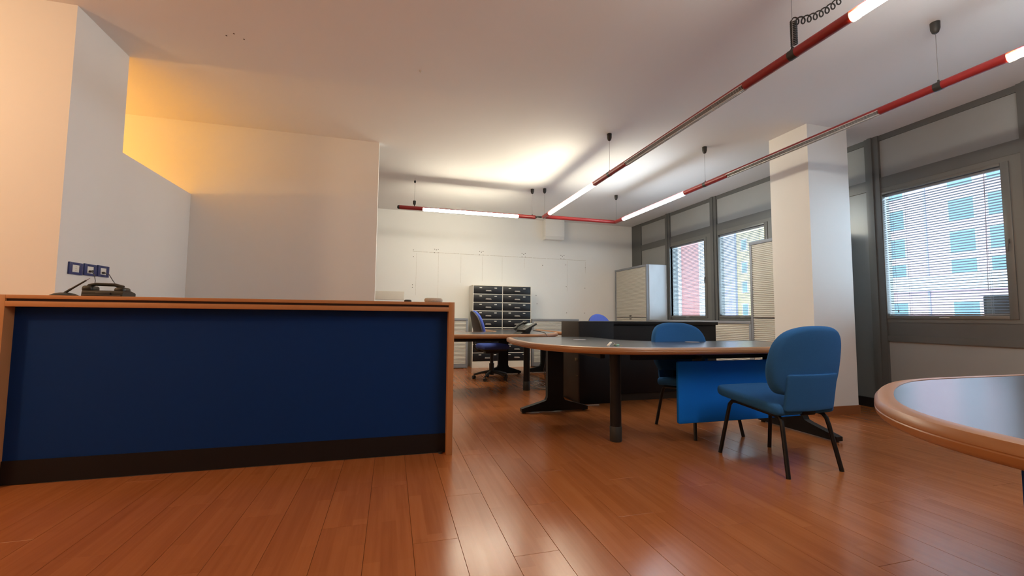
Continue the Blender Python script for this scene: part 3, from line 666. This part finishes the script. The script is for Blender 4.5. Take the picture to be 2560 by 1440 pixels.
def swivel(loc, rz, label, hb=0.):
    t = thing('swivel_chair', label, 'chair', loc, rz)               # faces +y
    so = rpoly([(-.22, -.21, .08), (.22, -.21, .08), (.235, .235, .12), (-.235, .235, .12)], 6)
    obj('seat', MB().puffy(so, .075, .034, .012, lambda x, y, z: (x, y, .462+z-.5*max(0, y-.15)**2)), M['royal'], t)
    obj('seat_pan', MB().puffy(rrect(-.20, .20, -.19, .20, .07), .03, .012, 0, lambda x, y, z: (x, y, .44+z), 3), M['shell'], t)
    bo = smooth_path([(-.15, .66), (-.20, .69), (-.215, .76), (-.205, .86), (-.165, .96), (-.09, 1.025), (0, 1.045), (.09, 1.025), (.165, .96), (.205, .86), (.215, .76), (.20, .69), (.15, .66), (0, .65)], 4)
    def bend(x, z, d): return (x, -.235-(z-.70)*.22-.35*max(0, z-.85)**2+d+.5*x*x, z+hb)
    obj('backrest', MB().puffy(dens(bo), .055, .025, .015, bend), M['royal'], t)
    obj('back_shell', MB().puffy([(x*.97, (z-.85)*.97+.85) for x, z in bo], .03, .012, 0, lambda x, z, d: bend(x, z, d-.022), 3), M['shell'], t)
    obj('back_support', MB().tube([(0, -.05, .44), (0, -.22, .44), (0, -.285, .50), (0, -.27, .62), (0, -.262, .72+hb)], .018, 8), M['dark'], t)
    obj('mechanism', MB().box(-.07, .07, -.12, .10, .395, .442, .01), M['dark'], t)
    obj('lever', MB().tube([(-.05, .02, .42), (-.24, .02, .41), (-.27, .02, .40)], .008, 8), M['dark'], t)
    obj('gas_column', MB().lathe([(.038, .07), (.038, .24), (.026, .245), (.026, .40)], (0, 0, 0), 16), M['dark'], t)
    for i in range(5):
        a = math.radians(90+72*i+14); ca, sa = math.cos(a), math.sin(a)
        bl = obj('base_arm', MB().tube([(ca*.03, sa*.03, .115), (ca*.15, sa*.15, .10), (ca*.27, sa*.27, .068)], .024, 8, .015), M['dark'], t)
        k = obj('caster', MB().lathe([(.024, -.024), (.027, -.020), (.027, -.006), (.012, -.004), (.012, .004), (.027, .006), (.027, .020), (.024, .024)], (0, 0, 0), 14, 'x'), M['dark'], bl, (ca*.27, sa*.27, .027), (0, 0, a+.6))
        obj('hood', MB().tube([(ca*.27, sa*.27, .03), (ca*.27, sa*.27, .07)], .008, 8), M['dark'], bl)
    return t
swivel((1.50, 6.47, 0), math.radians(-84), 'royal blue swivel chair pushed under the desk before the drawer cabinet')
swivel((3.38, 6.35, 0), PI, 'royal blue swivel chair of which only the backrest top shows above the black cabinet', -.03)

# ================================================================== SMALL THINGS
ip = thing('desk_phone', 'black office phone with tilted light display on the desk', 'telephone', (1.68, 5.36, ZD), math.radians(-78))
ip.scale = (1.3, 1.3, 1.05)
obj('stand', MB().prism([(-.085, 0), (.02, 0), (.045, .075), (.03, .08)], -.07, .07, 'x'), M['dark'], ip)
b = MB().box(-.11, .11, -.012, .012, -.075, .085, .006)
bdy = obj('body', b, M['dark'], ip, (0, .005, .075), (math.radians(-58), 0, 0))
obj('display', MB().box(-.035, .06, -.0145, -.0115, .02, .068, .001), M['screen'], bdy)
hs = MB().tube([(-.085, -.022, -.06), (-.085, -.034, -.03), (-.085, -.034, .05), (-.085, -.022, .08)], .014, 10); hs.box(-.106, -.064, -.036, -.010, .05, .095, .008).box(-.106, -.064, -.036, -.010, -.085, -.045, .008)
obj('handset', hs, M['dark'], bdy)
for i in range(4):
    for j in range(3): obj('key', MB().box(-.03+j*.026, -.012+j*.026, -.0145, -.011, -.055+i*.017, -.044+i*.017, .001), M['shell'], bdy)
tag(obj('phone_cable', MB().tube([(1.78, 5.31, ZD+.035), (1.84, 5.22, ZD+.028), (1.875, 5.12, ZD+.010), (1.885, 5.075, ZD-.02), (1.89, 5.075, .55), (1.86, 5.12, .30), (1.93, 5.22, .006)], .0045, 8), M['dark']), 'black phone cable hanging over the desk edge to the floor', 'cable')
ky = thing('key_bunch', 'small bunch of keys with white fob and green tag on the desk', 'keys', (1.61, 2.93, ZD), math.radians(10))
obj('white_fob', MB().box(-.035, .02, -.010, .010, -.004, .004, .003), M['white'], ky, (-.02, 0, .016), (0, math.radians(-28), math.radians(20)))
obj('green_tag', MB().box(-.018, .018, -.012, .012, 0, .010, .003), M['green'], ky, (.035, -.01, 0))
obj('key_ring', MB().tube([(.012*math.cos(a), .012*math.sin(a), 0) for a in [2*PI*i/16 for i in range(17)]], .0014, 6), M['chrome'], ky, (.012, .005, .018), (math.radians(60), 0, 0))
for i, (x, y, a) in enumerate(((.03, .02, .3), (.05, .005, -.4), (.02, -.022, .9))):
    obj('key', MB().lathe([(.010, -.001), (.010, .001)], (0, 0, 0), 12).box(.008, .042, -.003, .003, -.001, .001).box(.032, .042, -.006, 0, -.001, .001), M['brass' if i else 'chrome'], ky, (x, y, .003+.003*i), (0, .12, a))
random.seed(3)
cl = thing('cable_tangle', 'tangle of thin grey cables on the floor between desk legs', 'cables', (1.95, 5.45, 0))
for i in range(9):
    p = []; r = random.uniform(.07, .17); ph0 = random.uniform(0, 6.28); tl = random.uniform(-.5, .5)
    for k in range(44):
        a = ph0+k*.165; q = r*(1+.25*math.sin(3*a+i)); z = .006+.10*abs(math.sin(a*.5+i))*(1 if i % 2 else .25)
        p.append((q*math.cos(a)*1.1, q*math.sin(a)*.7, z))
    obj('cable', MB().tube(p, .0028, 5), M['cable' if i % 3 else 'cablew'], cl)
obj('upright_lead', MB().tube([(-.02, .0, .01), (-.04, .02, .12), (-.05, .0, .20)], .003, 6), M['cable'], cl)
ad = thing('power_adapter', 'black power adapter with cream side on the floor near cable tangle', 'adapter', (2.20, 5.50, 0))
obj('case', MB().box(-.028, .012, -.03, .03, 0, .12, .006), M['dark'], ad); obj('cream_side', MB().box(.012, .03, -.025, .025, 0, .11, .004), M['patch'], ad)
tag(obj('floor_cable', MB().tube([(2.02, 4.95, .006), (1.93, 4.72, .006), (1.90, 4.55, .008), (1.95, 4.38, .006), (2.05, 4.31, .006), (2.20, 4.30, .006)], .006, 8), M['cablew']), 'white cable lying around the foot of the black cabinet', 'cable')
tag(obj('cable_duct', MB().box(-.03, .03, -.012, .012, 0, .028, .004), M['cablew'], loc=(1.885, 4.80, 0)), 'white connector block on the floor beside the black cabinet', 'connector')
